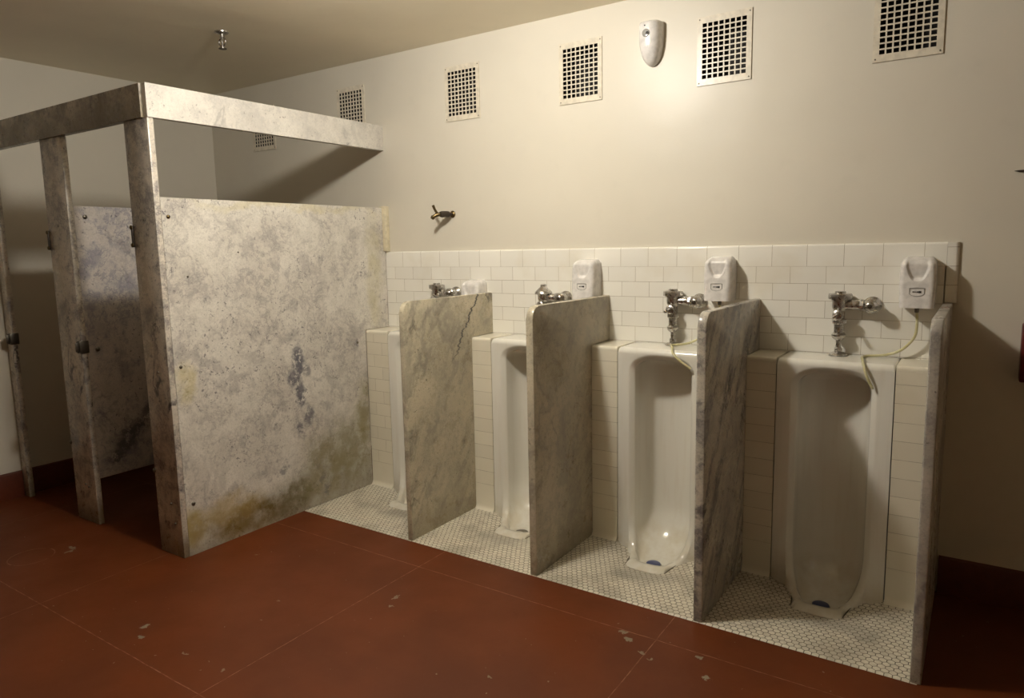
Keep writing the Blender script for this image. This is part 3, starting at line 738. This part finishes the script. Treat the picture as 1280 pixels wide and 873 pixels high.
# ------------------------------------------------------------------ wall tap
t = thing('wall_tap', 'small old brass tap sticking out of the painted wall above the tiles', 'tap', (.545, 0, 1.700))
obj('escutcheon', lathe([(.020, 0), (.021, .003), (.015, .010), (.011, .012)], (0, 0, 0), (0, -1, 0)), 'brass', t)
bm = bmesh.new(); add_lathe(bm, [(.010, .010), (.010, .022), (.017, .026), (.019, .04), (.019, .075), (.016, .086), (.010, .089)], (0, 0, 0), (-.42, -1, -.01))
obj('tap_body', bm, 'dark_bronze', t)
bm = bmesh.new(); add_tube(bm, [(-.033, -.080, 0), (-.048, -.098, -.006), (-.060, -.108, -.014)], [.011, .012, .010], 14)
add_lathe(bm, [(.008, 0), (.013, .004), (.013, .014), (.009, .022)], (-.060, -.106, -.010), (-.4, -.4, -.9), 16)
obj('spout', bm, 'brass', t)
bm = bmesh.new(); add_tube(bm, [(-.044, -.094, .004), (-.054, -.104, .030), (-.060, -.110, .052)], [.008, .0075, .0085], 12)
obj('stem_key', bm, 'brass', t)
# ------------------------------------------------------------------ ceiling sprinkler
t = thing('fire_sprinkler', 'small chrome fire sprinkler head on the ceiling above the stall', 'sprinkler', (-.315, -.885, ZC))
obj('escutcheon', lathe([(.038, 0), (.037, -.005), (.022, -.012), (.014, -.013)], seg=28), 'chrome', t)
bm = bmesh.new(); add_lathe(bm, [(.014, -.010), (.014, -.030), (.010, -.034)], seg=16)
for s in (-1, 1): add_tube(bm, spline([(s * .010, 0, -.030), (s * .026, 0, -.042), (s * .026, 0, -.060), (s * .008, 0, -.078)], 5), .0045, 8)
add_lathe(bm, [(.004, -.034), (.004, -.074)], seg=10); add_lathe(bm, [(.009, -.074), (.009, -.084)], seg=14)
obj('sprinkler_frame', bm, 'chrome', t)
obj('deflector', lathe([(.005, -.083), (.021, -.086), (.021, -.089), (.005, -.091)], seg=18), 'dull_steel', t)
# ------------------------------------------------------------------ red box at the right edge
t = thing('alarm_box', 'dark red box on the wall at the right edge of the photo', 'alarm box', (3.436, 0, .945))
obj('housing', box(-.092, .092, -.085, 0, 0, .222, bev=.006), 'red_box_paint', t)
obj('front_cover', box(-.078, .078, -.094, -.083, .014, .208, bev=.004), 'red_box_paint', t)
# ------------------------------------------------------------------ the lamp that lights the room (hangs just outside the frame)
LX, LY, LZ = 1.37, -1.525, 2.612
t = thing('ceiling_lamp', 'bare bulb in a white porcelain holder on the ceiling', 'lamp', (LX, LY, ZC))
obj('lamp_holder', lathe([(.058, 0), (.056, -.006), (.030, -.010), (.026, -.014)], seg=28), 'lamp_porcelain', t)
ld = bpy.data.lights.new('bulb', 'POINT'); ld.energy = 98; ld.color = (1.0, .95, .86); ld.shadow_soft_size = .072
lo = bpy.data.objects.new('bulb', ld); C.objects.link(lo); lo.location = (0, 0, LZ - ZC); lo.parent = t
# ------------------------------------------------------------------ world, camera, view
wd = bpy.data.worlds.new('World'); bpy.context.scene.world = wd; wd.use_nodes = True
wd.node_tree.nodes['Background'].inputs[0].default_value = (.02, .018, .015, 1)
yaw, pitch, roll = R(33.889), R(7.596), R(-1.150)
c_, s_ = math.cos(yaw), math.sin(yaw)
fwd = Vector((-s_ * math.cos(pitch), c_ * math.cos(pitch), -math.sin(pitch))); rt = Vector((c_, s_, 0)); up = rt.cross(fwd)
r2 = math.cos(roll) * rt + math.sin(roll) * up; u2 = -math.sin(roll) * rt + math.cos(roll) * up
cam = bpy.data.cameras.new('camera'); co = bpy.data.objects.new('camera', cam); C.objects.link(co)
m = Matrix((r2, u2, -fwd)).transposed().to_4x4(); m.translation = Vector((3.21123, -3.36188, 1.49761)); co.matrix_world = m
cam.sensor_fit = 'HORIZONTAL'; cam.sensor_width = 36; cam.lens = 879.788 * 36 / 1280; cam.shift_y = -10 / 1280; cam.clip_start = .05
sc = bpy.context.scene; sc.camera = co
sc.view_settings.view_transform = 'Standard'; sc.view_settings.look = 'None'; sc.view_settings.gamma = 1; sc.view_settings.use_curve_mapping = False
sc.view_settings.exposure = 0.0
